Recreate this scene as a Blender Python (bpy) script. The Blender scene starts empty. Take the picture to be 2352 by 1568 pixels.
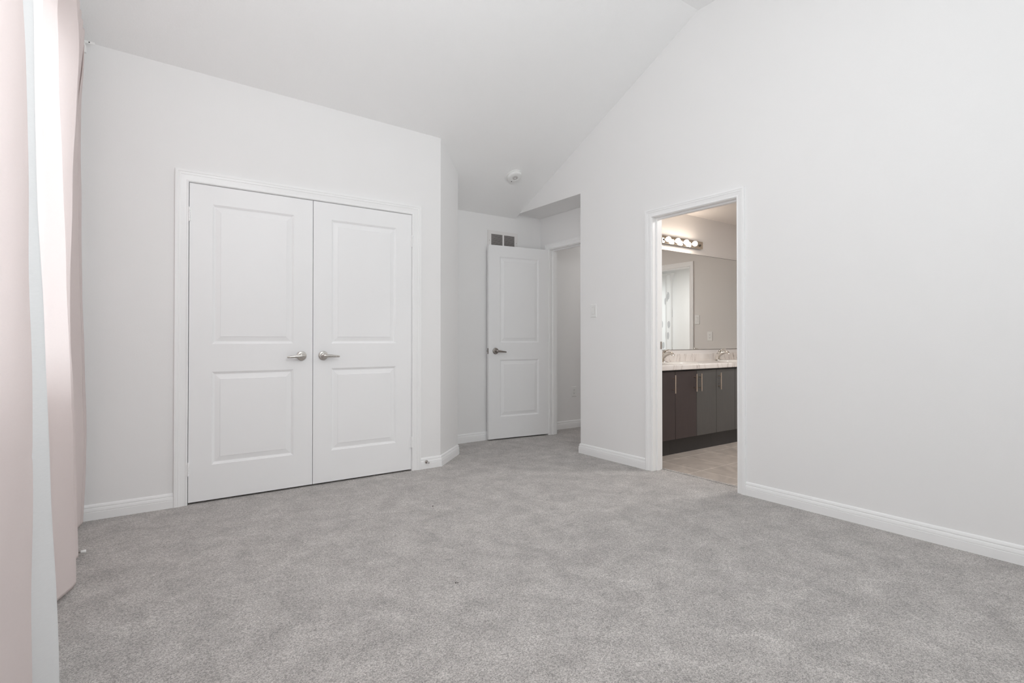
import bpy, bmesh, math, random
from mathutils import Vector, Matrix
from mathutils.geometry import tessellate_polygon

random.seed(7)
PI = math.pi
SC = bpy.context.scene
COL = SC.collection

# ------------------------------------------------------------------ camera
F_PX, W_PX = 1221.0, 2352.0
YAW = math.radians(35.3776)
PITCH = math.radians(0.5)
CAM_H = 1.05
cam_data = bpy.data.cameras.new('camera')
cam_data.sensor_fit = 'HORIZONTAL'
cam_data.sensor_width = 36.0
cam_data.lens = 36.0 * F_PX / W_PX
cam_data.shift_y = -14.66 / W_PX
cam_data.clip_start = 0.02
cam = bpy.data.objects.new('camera', cam_data)
COL.objects.link(cam)
cam.location = (0, 0, CAM_H)
cam.rotation_euler = (math.radians(90) + PITCH, 0, -YAW)
SC.camera = cam

# ------------------------------------------------------------------ world, daylight, exposure
world = bpy.data.worlds.new('world')
SC.world = world
world.use_nodes = True
world.node_tree.nodes['Background'].inputs[0].default_value = (0.8, 0.88, 1.0, 1)
world.node_tree.nodes['Background'].inputs[1].default_value = 0.0

def area(name, loc, rot, sx, sy, power, color=(1, 1, 1)):
    d = bpy.data.lights.new(name, 'AREA')
    d.shape = 'RECTANGLE'
    d.size, d.size_y = sx, sy
    d.energy = power
    d.color = color
    o = bpy.data.objects.new(name, d)
    COL.objects.link(o)
    o.location = loc
    o.rotation_euler = rot
    return o

# daylight standing outside each window; near and rear ones are added fill
area('daylight_side_window', (-0.95, 2.60, 1.75), (0, math.radians(-90), 0), 2.1, 1.6, 66, (0.93, 0.972, 1.0))
area('added_near_window_fill', (-0.95, 1.05, 1.75), (0, math.radians(-90), 0), 2.1, 1.4, 105, (0.93, 0.972, 1.0))
area('added_rear_window_fill', (1.55, -1.05, 2.15), (math.radians(90), 0, 0), 2.9, 2.9, 34, (0.93, 0.972, 1.0))
area('daylight_next_room', (8.75, 0.4, 1.5), (0, math.radians(90), 0), 1.8, 1.8, 22, (0.98, 0.99, 1.0))
lamp = bpy.data.lights.new('bedroom_fill_lamp', 'POINT')  # unseen fill lamp, added to even out the bedroom light
lamp.energy = 38
lamp.shadow_soft_size = 0.18
lamp.color = (0.965, 0.985, 1.0)
lamp_o = bpy.data.objects.new('bedroom_fill_lamp', lamp)
COL.objects.link(lamp_o)
lamp_o.location = (1.0, 1.05, 2.42)
# unseen fill lamps added to brighten the bathroom, next room and hall
area('bathroom_fill_lamp', (4.45, 2.0, 2.39), (0, 0, 0), 0.35, 0.35, 19.5, (1.0, 0.98, 0.965))
area('next_room_fill_lamp', (7.2, 1.6, 2.34), (0, 0, 0), 0.35, 0.35, 24, (1.0, 0.99, 0.98))
area('hall_fill_lamp', (5.0, 4.2, 2.40), (0, 0, 0), 0.3, 0.3, 4.2, (1.0, 0.99, 0.975))

SC.view_settings.view_transform = 'Standard'
SC.view_settings.look = 'None'
SC.view_settings.exposure = 0.12
SC.view_settings.gamma = 1.0
SC.view_settings.use_curve_mapping = False
cy = SC.cycles
cy.use_denoising = True
cy.max_bounces = 14
cy.diffuse_bounces = 8
cy.glossy_bounces = 6
cy.transmission_bounces = 8
cy.transparent_max_bounces = 16
cy.sample_clamp_indirect = 8.0
cy.caustics_reflective = False
cy.caustics_refractive = False

# ------------------------------------------------------------------ helpers
ROOT_LOC = {}

def put(name, bm, mat, parent=None, smooth=False, loc=None):
    """link a bmesh given in world coordinates as one mesh object"""
    bmesh.ops.remove_doubles(bm, verts=bm.verts, dist=1e-6)
    bmesh.ops.recalc_face_normals(bm, faces=bm.faces)
    me = bpy.data.meshes.new(name)
    if parent is not None:
        base = ROOT_LOC[parent.name]
    else:
        base = Vector(loc) if loc is not None else Vector((0, 0, 0))
    bm.transform(Matrix.Translation(-base))
    bm.to_mesh(me)
    bm.free()
    o = bpy.data.objects.new(name, me)
    COL.objects.link(o)
    if parent is not None:
        o.parent = parent
    else:
        o.location = base
    ROOT_LOC[o.name] = base
    if mat:
        me.materials.append(mat)
    if smooth:
        for p in me.polygons:
            p.use_smooth = True
        try:
            me.set_sharp_from_angle(angle=math.radians(smooth if smooth is not True else 40))
        except Exception:
            pass
    return o

def tag(o, label=None, cat=None, group=None, kind=None):
    if label: o['label'] = label
    if cat: o['category'] = cat
    if group: o['group'] = group
    if kind: o['kind'] = kind
    return o

def thing(name, label, cat, loc, group=None):
    o = bpy.data.objects.new(name, None)
    o.empty_display_size = 0.05
    COL.objects.link(o)
    o.location = loc
    ROOT_LOC[o.name] = Vector(loc)
    return tag(o, label, cat, group)

def struct(name, bm, mat, label, cat, smooth=False, loc=None):
    o = put(name, bm, mat, None, smooth, loc)
    return tag(o, label, cat, None, 'structure')

def NB():
    return bmesh.new()

def box(bm, x0, x1, y0, y1, z0, z1, bev=0.0, seg=2, M=None):
    t = bmesh.new()
    vs = [t.verts.new((x, y, z)) for x in (x0, x1) for y in (y0, y1) for z in (z0, z1)]
    for f in ((0, 1, 3, 2), (4, 6, 7, 5), (0, 4, 5, 1), (2, 3, 7, 6), (0, 2, 6, 4), (1, 5, 7, 3)):
        t.faces.new([vs[i] for i in f])
    bmesh.ops.recalc_face_normals(t, faces=t.faces)
    if bev > 0:
        bmesh.ops.bevel(t, geom=list(t.edges), offset=bev, segments=seg, affect='EDGES', profile=0.6)
    merge(bm, t, M)
    return bm

def merge(bm, t, M=None):
    if M is not None:
        t.transform(M)
    me = bpy.data.meshes.new('tmp')
    t.to_mesh(me)
    t.free()
    bm.from_mesh(me)
    bpy.data.meshes.remove(me)

def lathe(bm, prof, M=None, n=32, cap=True):
    """prof: list of (r, z); revolved about z"""
    t = bmesh.new()
    rings = []
    for r, z in prof:
        if r < 1e-6:
            rings.append([t.verts.new((0, 0, z))])
        else:
            rings.append([t.verts.new((r * math.cos(2 * PI * k / n), r * math.sin(2 * PI * k / n), z)) for k in range(n)])
    for a, b in zip(rings[:-1], rings[1:]):
        for k in range(n):
            k2 = (k + 1) % n
            if len(a) == 1 and len(b) == 1:
                continue
            if len(a) == 1:
                t.faces.new((a[0], b[k], b[k2]))
            elif len(b) == 1:
                t.faces.new((a[k], a[k2], b[0]))
            else:
                t.faces.new((a[k], a[k2], b[k2], b[k]))
    if cap:
        for r in (rings[0], rings[-1]):
            if len(r) > 2:
                t.faces.new(r)
    bmesh.ops.recalc_face_normals(t, faces=t.faces)
    merge(bm, t, M)

def tube(bm, pts, radii, n=16, flat=None):
    """swept round (or elliptical with flat=(a,b) factors) tube along pts"""
    t = bmesh.new()
    P = [Vector(p) for p in pts]
    if not hasattr(radii, '__len__'):
        radii = [radii] * len(P)
    rings = []
    up = Vector((0, 0, 1))
    for i, p in enumerate(P):
        d = (P[min(i + 1, len(P) - 1)] - P[max(i - 1, 0)]).normalized()
        ref = up if abs(d.z) < 0.95 else Vector((0, 1, 0))
        a = d.cross(ref).normalized()
        b = a.cross(d).normalized()
        fa, fb = (1, 1) if flat is None else (flat[i] if isinstance(flat, list) else flat)
        rings.append([t.verts.new(p + a * radii[i] * fa * math.cos(2 * PI * k / n) + b * radii[i] * fb * math.sin(2 * PI * k / n)) for k in range(n)])
    for a, b in zip(rings[:-1], rings[1:]):
        for k in range(n):
            k2 = (k + 1) % n
            t.faces.new((a[k], a[k2], b[k2], b[k]))
    t.faces.new(rings[0])
    t.faces.new(rings[-1])
    bmesh.ops.recalc_face_normals(t, faces=t.faces)
    merge(bm, t)

def cyl(bm, p0, p1, r, n=24, bev=0.0):
    p0, p1 = Vector(p0), Vector(p1)
    L = (p1 - p0).length
    q = (p1 - p0).to_track_quat('Z', 'Y')
    M = Matrix.Translation(p0) @ q.to_matrix().to_4x4()
    if bev > 0:
        prof = [(0, 0), (r - bev, 0), (r, bev), (r, L - bev), (r - bev, L), (0, L)]
    else:
        prof = [(0, 0), (r, 0), (r, L), (0, L)]
    lathe(bm, prof, M, n)

def slab(bm, loops, fmap, t0, t1):
    """polygon with holes (loops in s,z) extruded from t0 to t1 through fmap(s,z,t)"""
    tm = bmesh.new()
    flat = [p for L in loops for p in L]
    va = [tm.verts.new(fmap(s, z, t0)) for s, z in flat]
    vb = [tm.verts.new(fmap(s, z, t1)) for s, z in flat]
    tris = tessellate_polygon([[Vector((s, z, 0)) for s, z in L] for L in loops])
    for tri in tris:
        for v in (va, vb):
            try:
                tm.faces.new([v[i] for i in tri])
            except ValueError:
                pass
    k = 0
    for L in loops:
        n = len(L)
        for i in range(n):
            a, b = k + i, k + (i + 1) % n
            tm.faces.new((va[a], va[b], vb[b], vb[a]))
        k += n
    bmesh.ops.recalc_face_normals(tm, faces=tm.faces)
    merge(bm, tm)

def on_y(Y, sgn=1):      # wall facing -Y: depth t goes +Y
    return lambda s, z, t: (s, Y + t * sgn, z)

def on_x(X, sgn=1):
    return lambda s, z, t: (X + t * sgn, s, z)

def rect(a0, a1, b0, b1):
    return [(a0, b0), (a1, b0), (a1, b1), (a0, b1)]

# ------------------------------------------------------------------ materials
def mat_new(name):
    m = bpy.data.materials.new(name)
    m.use_nodes = True
    nt = m.node_tree
    return m, nt, nt.nodes['Principled BSDF']

def N(nt, typ, **kw):
    n = nt.nodes.new(typ)
    for k, v in kw.items():
        if k in n.inputs.keys():
            n.inputs[k].default_value = v
        else:
            setattr(n, k, v)
    return n

def coords(nt, scale=(1, 1, 1), rot=(0, 0, 0)):
    tc = nt.nodes.new('ShaderNodeTexCoord')
    mp = nt.nodes.new('ShaderNodeMapping')
    mp.inputs['Scale'].default_value = scale
    mp.inputs['Rotation'].default_value = rot
    nt.links.new(tc.outputs['Object'], mp.inputs['Vector'])
    return mp.outputs['Vector']

def painted(name, col, rough=0.55, bump=0.0, scale=180.0, spec=0.3, dist=0.002):
    m, nt, b = mat_new(name)
    b.inputs['Base Color'].default_value = (*col, 1)
    b.inputs['Roughness'].default_value = rough
    b.inputs['Specular IOR Level'].default_value = spec
    v = coords(nt)
    n1 = N(nt, 'ShaderNodeTexNoise', Scale=scale, Detail=3.0)
    nt.links.new(v, n1.inputs['Vector'])
    if bump > 0:
        bp = N(nt, 'ShaderNodeBump', Strength=bump, Distance=dist)
        nt.links.new(n1.outputs['Fac'], bp.inputs['Height'])
        nt.links.new(bp.outputs['Normal'], b.inputs['Normal'])
    n2 = N(nt, 'ShaderNodeTexNoise', Scale=1.3, Detail=2.0)
    nt.links.new(v, n2.inputs['Vector'])
    mx = N(nt, 'ShaderNodeMix', data_type='RGBA')
    mx.inputs[6].default_value = (*[c * 0.985 for c in col], 1)
    mx.inputs[7].default_value = (*[min(1, c * 1.01) for c in col], 1)
    nt.links.new(n2.outputs['Fac'], mx.inputs[0])
    nt.links.new(mx.outputs[2], b.inputs['Base Color'])
    return m

def metal(name, col, rough, aniso=0.0):
    m, nt, b = mat_new(name)
    b.inputs['Base Color'].default_value = (*col, 1)
    b.inputs['Metallic'].default_value = 1.0
    v = coords(nt, (1, 1, 12))
    n1 = N(nt, 'ShaderNodeTexNoise', Scale=160.0, Detail=2.0)
    nt.links.new(v, n1.inputs['Vector'])
    mr = N(nt, 'ShaderNodeMapRange')
    mr.inputs['To Min'].default_value = max(0.02, rough * 0.85)
    mr.inputs['To Max'].default_value = rough * 1.15
    nt.links.new(n1.outputs['Fac'], mr.inputs['Value'])
    nt.links.new(mr.outputs['Result'], b.inputs['Roughness'])
    return m

WALL_C = (0.895, 0.89, 0.888)
M_wall = painted('wall_paint', WALL_C, 0.6, 0.12, 260, 0.2)
M_ceil = painted('ceiling_paint', (0.95, 0.95, 0.95), 0.8, 0.35, 120, 0.1, 0.003)
M_bathwall = painted('bathroom_paint', (0.78, 0.755, 0.735), 0.55, 0.1, 260, 0.2)
M_trim = painted('trim_paint', (0.94, 0.94, 0.94), 0.32, 0.0, 200, 0.4)
M_door = painted('door_paint', (0.93, 0.93, 0.935), 0.4, 0.06, 420, 0.35)
M_plastic = painted('white_plastic', (0.88, 0.88, 0.87), 0.35, 0.0, 100, 0.45)
M_nickel = metal('satin_nickel', (0.60, 0.57, 0.54), 0.28)
M_bronze = metal('dark_nickel', (0.36, 0.33, 0.31), 0.25)
M_chrome = metal('chrome', (0.80, 0.77, 0.73), 0.08)
M_brass = metal('brushed_champagne', (0.66, 0.55, 0.45), 0.3)
M_plate = metal('polished_light_plate', (0.74, 0.66, 0.56), 0.12)
M_black = painted('black_plastic', (0.015, 0.013, 0.012), 0.4, 0, 100, 0.4)
M_dark = painted('dark_duct', (0.09, 0.085, 0.08), 0.8, 0, 100, 0.1)
M_vent = painted('vent_enamel', (0.84, 0.82, 0.81), 0.4, 0, 100, 0.35)
M_slat = painted('louver_enamel', (0.50, 0.47, 0.46), 0.45, 0, 100, 0.3)

def carpet():
    m, nt, b = mat_new('grey_cut_pile_carpet')
    b.inputs['Roughness'].default_value = 0.95
    b.inputs['Specular IOR Level'].default_value = 0.05
    b.inputs['Sheen Weight'].default_value = 0.25
    b.inputs['Sheen Roughness'].default_value = 0.5
    v = coords(nt)
    # one random shade per tuft, tufts jostled by a little noise
    jit = N(nt, 'ShaderNodeTexNoise', Scale=120.0, Detail=2.0)
    nt.links.new(v, jit.inputs['Vector'])
    off = N(nt, 'ShaderNodeMix', data_type='RGBA', blend_type='LINEAR_LIGHT')
    off.inputs[0].default_value = 0.004
    nt.links.new(v, off.inputs[6])
    nt.links.new(jit.outputs['Color'], off.inputs[7])
    fine = N(nt, 'ShaderNodeTexVoronoi')
    fine.inputs['Scale'].default_value = 290.0
    nt.links.new(off.outputs[2], fine.inputs['Vector'])
    sep = nt.nodes.new('ShaderNodeSeparateColor')
    nt.links.new(fine.outputs['Color'], sep.inputs[0])
    r1 = N(nt, 'ShaderNodeValToRGB')
    r1.color_ramp.elements[0].position = 0.0
    r1.color_ramp.elements[0].color = (0.285, 0.265, 0.253, 1)
    r1.color_ramp.elements[1].position = 1.0
    r1.color_ramp.elements[1].color = (0.675, 0.640, 0.615, 1)
    nt.links.new(sep.outputs[0], r1.inputs['Fac'])
    # trodden and brushed patches of pile
    v2 = coords(nt)
    big = N(nt, 'ShaderNodeTexNoise', Scale=6.5, Detail=6.0, Roughness=0.65, Distortion=0.3)
    nt.links.new(v2, big.inputs['Vector'])
    r2 = N(nt, 'ShaderNodeMapRange')
    r2.inputs['From Min'].default_value = 0.28
    r2.inputs['From Max'].default_value = 0.72
    r2.inputs['To Min'].default_value = 0.78
    r2.inputs['To Max'].default_value = 1.18
    nt.links.new(big.outputs['Fac'], r2.inputs['Value'])
    mul = N(nt, 'ShaderNodeMix', data_type='RGBA', blend_type='MULTIPLY')
    mul.inputs[0].default_value = 1.0
    nt.links.new(r1.outputs['Color'], mul.inputs[6])
    nt.links.new(r2.outputs['Result'], mul.inputs[7])
    nt.links.new(mul.outputs[2], b.inputs['Base Color'])
    bp = N(nt, 'ShaderNodeBump', Strength=0.55, Distance=0.005)
    nt.links.new(fine.outputs['Distance'], bp.inputs['Height'])
    bp.invert = True
    nt.links.new(bp.outputs['Normal'], b.inputs['Normal'])
    return m
M_carpet = carpet()

def cloth(name, col, trans=0.5, clear=0.0, tcol=None):
    m, nt, b = mat_new(name)
    nt.nodes.remove(b)
    out = nt.nodes['Material Output']
    v = coords(nt, (1, 1, 1.0))
    nz = N(nt, 'ShaderNodeTexNoise', Scale=260.0, Detail=3.0)
    v3 = coords(nt, (0.25, 0.25, 3.0))
    nt.links.new(v3, nz.inputs['Vector'])
    mx = N(nt, 'ShaderNodeMix', data_type='RGBA')
    mx.inputs[6].default_value = (*[c * 0.95 for c in col], 1)
    mx.inputs[7].default_value = (*[min(1, c * 1.04) for c in col], 1)
    nt.links.new(nz.outputs['Fac'], mx.inputs[0])
    bp = N(nt, 'ShaderNodeBump', Strength=0.12, Distance=0.001)
    nt.links.new(nz.outputs['Fac'], bp.inputs['Height'])
    d = nt.nodes.new('ShaderNodeBsdfDiffuse')
    t = nt.nodes.new('ShaderNodeBsdfTranslucent')
    for s in (d, t):
        nt.links.new(mx.outputs[2], s.inputs['Color'])
        nt.links.new(bp.outputs['Normal'], s.inputs['Normal'])
    ms = nt.nodes.new('ShaderNodeMixShader')
    ms.inputs[0].default_value = trans
    if tcol:
        nt.links.remove(t.inputs['Color'].links[0])
        t.inputs['Color'].default_value = (*tcol, 1)
    nt.links.new(d.outputs[0], ms.inputs[1])
    nt.links.new(t.outputs[0], ms.inputs[2])
    last = ms
    if clear > 0:
        tr = nt.nodes.new('ShaderNodeBsdfTransparent')
        m2 = nt.nodes.new('ShaderNodeMixShader')
        m2.inputs[0].default_value = clear
        nt.links.new(ms.outputs[0], m2.inputs[1])
        nt.links.new(tr.outputs[0], m2.inputs[2])
        last = m2
    nt.links.new(last.outputs[0], out.inputs['Surface'])
    return m
M_pink = cloth('pale_pink_linen', (0.92, 0.83, 0.81), 0.36, 0.0, (0.93, 0.915, 0.92))
M_sheer = cloth('white_sheer_voile', (0.89, 0.895, 0.90), 0.20, 0.01)

def leaf_cloth():
    m = cloth('white_leaf_print_cloth', (0.90, 0.90, 0.90), 0.45)
    nt = m.node_tree
    tc = nt.nodes.new('ShaderNodeTexCoord')
    sp = nt.nodes.new('ShaderNodeSeparateXYZ')
    nt.links.new(tc.outputs['Object'], sp.inputs[0])
    cb = nt.nodes.new('ShaderNodeCombineXYZ')
    nt.links.new(sp.outputs['Y'], cb.inputs['X'])
    nt.links.new(sp.outputs['Z'], cb.inputs['Y'])
    mp = nt.nodes.new('ShaderNodeMapping')
    mp.inputs['Scale'].default_value = (16.0, 3.6, 1.0)
    mp.inputs['Rotation'].default_value = (0, 0, 0.5)
    nt.links.new(cb.outputs[0], mp.inputs['Vector'])
    vo = N(nt, 'ShaderNodeTexVoronoi', voronoi_dimensions='2D')
    vo.inputs['Scale'].default_value = 1.0
    vo.inputs['Randomness'].default_value = 0.85
    nt.links.new(mp.outputs[0], vo.inputs['Vector'])
    lt = N(nt, 'ShaderNodeMath', operation='LESS_THAN')
    lt.inputs[1].default_value = 0.25
    nt.links.new(vo.outputs['Distance'], lt.inputs[0])
    sc_ = nt.nodes.new('ShaderNodeSeparateColor')
    nt.links.new(vo.outputs['Color'], sc_.inputs[0])
    keep = N(nt, 'ShaderNodeMath', operation='GREATER_THAN')
    keep.inputs[1].default_value = 0.45
    nt.links.new(sc_.outputs[0], keep.inputs[0])
    m2 = nt.nodes.new('ShaderNodeMapping')
    m2.inputs['Rotation'].default_value = (0, 0, 0.7)
    nt.links.new(cb.outputs[0], m2.inputs['Vector'])
    wv = N(nt, 'ShaderNodeTexWave')
    wv.inputs['Scale'].default_value = 20.0
    wv.inputs['Distortion'].default_value = 1.5
    nt.links.new(m2.outputs[0], wv.inputs['Vector'])
    gt = N(nt, 'ShaderNodeMath', operation='GREATER_THAN')
    gt.inputs[1].default_value = 0.62
    nt.links.new(wv.outputs['Fac'], gt.inputs[0])
    lk = N(nt, 'ShaderNodeMath', operation='MULTIPLY')
    nt.links.new(lt.outputs[0], lk.inputs[0])
    nt.links.new(keep.outputs[0], lk.inputs[1])
    mu = N(nt, 'ShaderNodeMath', operation='MULTIPLY')
    nt.links.new(lk.outputs[0], mu.inputs[0])
    nt.links.new(gt.outputs[0], mu.inputs[1])
    for n in list(nt.nodes):
        if n.type == 'BSDF_DIFFUSE' or n.type == 'BSDF_TRANSLUCENT':
            src = n.inputs['Color'].links[0].from_socket
            mx = N(nt, 'ShaderNodeMix', data_type='RGBA')
            nt.links.new(mu.outputs[0], mx.inputs[0])
            nt.links.new(src, mx.inputs[6])
            mx.inputs[7].default_value = (0.16, 0.17, 0.19, 1)
            nt.links.new(mx.outputs[2], n.inputs['Color'])
    return m
M_leaf = leaf_cloth()

def glass():
    m, nt, b = mat_new('window_glass')
    nt.nodes.remove(b)
    out = nt.nodes['Material Output']
    tr = nt.nodes.new('ShaderNodeBsdfTransparent')
    tr.inputs[0].default_value = (0.97, 0.985, 0.98, 1)
    gl = nt.nodes.new('ShaderNodeBsdfGlossy')
    gl.inputs['Roughness'].default_value = 0.02
    ms = nt.nodes.new('ShaderNodeMixShader')
    ms.inputs[0].default_value = 0.07
    nt.links.new(tr.outputs[0], ms.inputs[1])
    nt.links.new(gl.outputs[0], ms.inputs[2])
    nt.links.new(ms.outputs[0], out.inputs['Surface'])
    return m
M_glass = glass()

def mirror_mat():
    m, nt, b = mat_new('mirror_silver')
    b.inputs['Base Color'].default_value = (0.90, 0.91, 0.90, 1)
    b.inputs['Metallic'].default_value = 1.0
    b.inputs['Roughness'].default_value = 0.0
    return m
M_mirror = mirror_mat()

def marble():
    m, nt, b = mat_new('veined_marble_laminate')
    b.inputs['Roughness'].default_value = 0.22
    v = coords(nt, (1.0, 0.8, 1.0), (0.2, 0.75, 0.4))
    w = N(nt, 'ShaderNodeTexNoise', Scale=1.35, Detail=5.0, Roughness=0.55, Distortion=1.2)
    vs = coords(nt, (3.4, 1.2, 1.1), (0.2, 0.65, 0.4))
    nt.links.new(vs, w.inputs['Vector'])
    ab = N(nt, 'ShaderNodeMath', operation='SUBTRACT')
    ab.inputs[1].default_value = 0.5
    nt.links.new(w.outputs['Fac'], ab.inputs[0])
    ab2 = N(nt, 'ShaderNodeMath', operation='ABSOLUTE')
    nt.links.new(ab.outputs[0], ab2.inputs[0])
    r = N(nt, 'ShaderNodeValToRGB')
    e = r.color_ramp.elements
    e[0].position, e[0].color = 0.0, (0.46, 0.42, 0.395, 1)
    e[1].position, e[1].color = 0.009, (0.68, 0.635, 0.60, 1)
    a = e.new(0.028); a.color = (0.77, 0.725, 0.69, 1)
    a = e.new(0.16); a.color = (0.82, 0.785, 0.755, 1)
    nt.links.new(ab2.outputs[0], r.inputs['Fac'])
    nt.links.new(r.outputs['Color'], b.inputs['Base Color'])
    return m
M_marble = marble()

def tile():
    m, nt, b = mat_new('beige_stone_tile')
    b.inputs['Roughness'].default_value = 0.35
    tc = nt.nodes.new('ShaderNodeTexCoord')
    mp = nt.nodes.new('ShaderNodeMapping')
    # tile pitch 0.345 m along x and 0.385 m along y
    mp.inputs['Location'].default_value = (-3.715, -2.605, 0)
    nt.links.new(tc.outputs['Object'], mp.inputs['Vector'])
    br = N(nt, 'ShaderNodeTexBrick')
    br.offset = 0.0
    br.squash = 1.0
    br.inputs['Scale'].default_value = 1.0
    br.inputs['Brick Width'].default_value = 0.345
    br.inputs['Row Height'].default_value = 0.385
    br.inputs['Mortar Size'].default_value = 0.004
    br.inputs['Mortar Smooth'].default_value = 0.2
    br.inputs['Color1'].default_value = (0.47, 0.415, 0.37, 1)
    br.inputs['Color2'].default_value = (0.52, 0.46, 0.41, 1)
    br.inputs['Mortar'].default_value = (0.74, 0.68, 0.62, 1)
    nt.links.new(mp.outputs['Vector'], br.inputs['Vector'])
    w = N(nt, 'ShaderNodeTexNoise', Scale=3.5, Detail=5.0, Distortion=2.5)
    nt.links.new(mp.outputs['Vector'], w.inputs['Vector'])
    mr = N(nt, 'ShaderNodeMapRange')
    mr.inputs['From Min'].default_value = 0.3
    mr.inputs['From Max'].default_value = 0.7
    mr.inputs['To Min'].default_value = 0.8
    mr.inputs['To Max'].default_value = 1.12
    nt.links.new(w.outputs['Fac'], mr.inputs['Value'])
    mul = N(nt, 'ShaderNodeMix', data_type='RGBA', blend_type='MULTIPLY')
    mul.inputs[0].default_value = 1.0
    nt.links.new(br.outputs['Color'], mul.inputs[6])
    nt.links.new(mr.outputs['Result'], mul.inputs[7])
    nt.links.new(mul.outputs[2], b.inputs['Base Color'])
    return m
M_tile = tile()

def cabinet_mat(name, col):
    m, nt, b = mat_new(name)
    b.inputs['Roughness'].default_value = 0.42
    b.inputs['Specular IOR Level'].default_value = 0.4
    v = coords(nt, (1, 1, 0.08))
    n1 = N(nt, 'ShaderNodeTexNoise', Scale=90.0, Detail=4.0)
    nt.links.new(v, n1.inputs['Vector'])
    mx = N(nt, 'ShaderNodeMix', data_type='RGBA')
    mx.inputs[6].default_value = (*[c * 0.9 for c in col], 1)
    mx.inputs[7].default_value = (*[c * 1.1 for c in col], 1)
    nt.links.new(n1.outputs['Fac'], mx.inputs[0])
    nt.links.new(mx.outputs[2], b.inputs['Base Color'])
    return m
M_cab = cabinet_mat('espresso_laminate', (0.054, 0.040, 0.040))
M_cab2 = cabinet_mat('grey_reflection_laminate', (0.088, 0.085, 0.081))  # grey paints in the bedroom light reflected on the right-hand doors
M_kick = cabinet_mat('black_toe_kick', (0.035, 0.032, 0.032))

def bulb_mat():
    m, nt, b = mat_new('lit_globe')
    b.inputs['Base Color'].default_value = (1, 0.95, 0.88, 1)
    b.inputs['Emission Color'].default_value = (1.0, 0.86, 0.72, 1)
    b.inputs['Emission Strength'].default_value = 32.0
    return m
M_bulb = bulb_mat()

def sink_mat():
    return painted('cream_porcelain', (0.84, 0.81, 0.77), 0.12, 0, 100, 0.5)
M_sink = sink_mat()

# ------------------------------------------------------------------ room dimensions
XL = -0.36          # left wall face
YF = -0.55          # wall behind the camera
YC = 3.955          # closet wall face
C1 = (2.078, 3.955)
C2 = (2.425, 4.278)
YA = 4.71           # alcove back wall face
XR = 3.385          # right wall face
XRB = 3.50          # its bathroom side
YE = 3.665          # right wall end (recess corner)
XE = 3.738           # entry wall face
ZS = 2.415          # recess ceiling
ZRIDGE = 3.484
YRIDGE = 2.39
def zc(y):
    return ZRIDGE if y <= YRIDGE else 2.386 + 0.48 * (4.677 - y) + (ZRIDGE - (2.386 + 0.48 * (4.677 - YRIDGE))) * max(0, (4.677 - y) / (4.677 - YRIDGE))

# ---- floor
bm = NB()
box(bm, -0.52, 3.50, -0.70, 4.85, -0.10, 0.0)
box(bm, 3.50, 6.30, 3.60, 4.90, -0.10, 0.0)
box(bm, 3.50, 3.525, 2.091, 2.819, -0.10, 0.004)
struct('floor', bm, M_carpet, 'grey cut-pile carpet across the bedroom floor', 'floor')

# ---- ceiling: slope rising towards the camera, then flat
bm = NB()
pts = [(-0.70, ZRIDGE), (YRIDGE, ZRIDGE), (4.83, zc(4.83)), (4.83, zc(4.83) + 0.16), (YRIDGE, ZRIDGE + 0.16), (-0.70, ZRIDGE + 0.16)]
slab(bm, [pts], lambda s, z, t: (t, s, z + (0.061 if t < 0 else 0)), -0.52, C1[0])
slab(bm, [pts], lambda s, z, t: (t, s, z), C1[0], XR)
struct('ceiling', bm, M_ceil, 'white stippled ceiling sloping up towards the viewer', 'ceiling')
bm = NB()
box(bm, XR + .0008, XE, YE - .0005, YA, ZS - .0015, ZS + 0.12)
struct('ceiling_recess', bm, M_wall, 'low flat ceiling over the entry recess', 'ceiling')
bm = NB()
box(bm, XE + 0.11, 6.3, YE, 4.77, 2.42, 2.54)
struct('ceiling_hall', bm, M_ceil, 'flat ceiling of the hall beyond the entry door', 'ceiling')

# ---- walls
WIN1 = (2.14, 3.24, 0.88, 2.48)     # left wall window (Y0,Y1,Z0,Z1)
ADDED_WIN4 = (0.50, 1.76, 0.88, 2.48)     # unseen nearer left window, added to backlight the near curtain
ADDED_WIN2 = (0.35, 2.95, 0.90, 3.25)     # unseen window behind the camera, added to light the room
bm = NB()
slab(bm, [[(YF, 0), (YA, 0), (YA, zc(YA) + .056), (YRIDGE, ZRIDGE + .056), (YF, ZRIDGE + .056)], rect(*WIN1), rect(*ADDED_WIN4)], on_x(XL, -1), 0, 0.15)
struct('wall_left', bm, M_wall, 'white wall behind the curtains', 'wall')
bm = NB()
slab(bm, [rect(-0.5, 3.5, 0, ZRIDGE + .05), rect(*ADDED_WIN2)], on_y(YF, -1), 0, 0.15)
struct('wall_front', bm, M_wall, 'white wall behind the viewer with an added wide window', 'wall')

DX0, DX1, DZ = 0.262, 1.834, 2.074          # closet rough opening
bm = NB()
slab(bm, [[(XL, 0), (DX0, 0), (DX0, DZ), (DX1, DZ), (DX1, 0), (C1[0], 0), (C1[0], zc(YC)), (XL, zc(YC) + .057)]], on_y(YC), 0, 0.10)
struct('wall_back', bm, M_wall, 'white wall holding the double closet doors', 'wall')
def footprint(bm, pts):
    t = bmesh.new()
    lo = [t.verts.new((x, y, 0)) for x, y in pts]
    hi = [t.verts.new((x, y, zc(y))) for x, y in pts]
    t.faces.new(lo); t.faces.new(hi)
    for i in range(len(pts)):
        j = (i + 1) % len(pts)
        t.faces.new((lo[i], lo[j], hi[j], hi[i]))
    bmesh.ops.recalc_face_normals(t, faces=t.faces)
    merge(bm, t)
bm = NB()
footprint(bm, [C1, C2, (C2[0], YA), (C2[0] - 0.1, YA), (C2[0] - 0.1, C2[1] + 0.05), (C1[0], YC + 0.1)])
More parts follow.
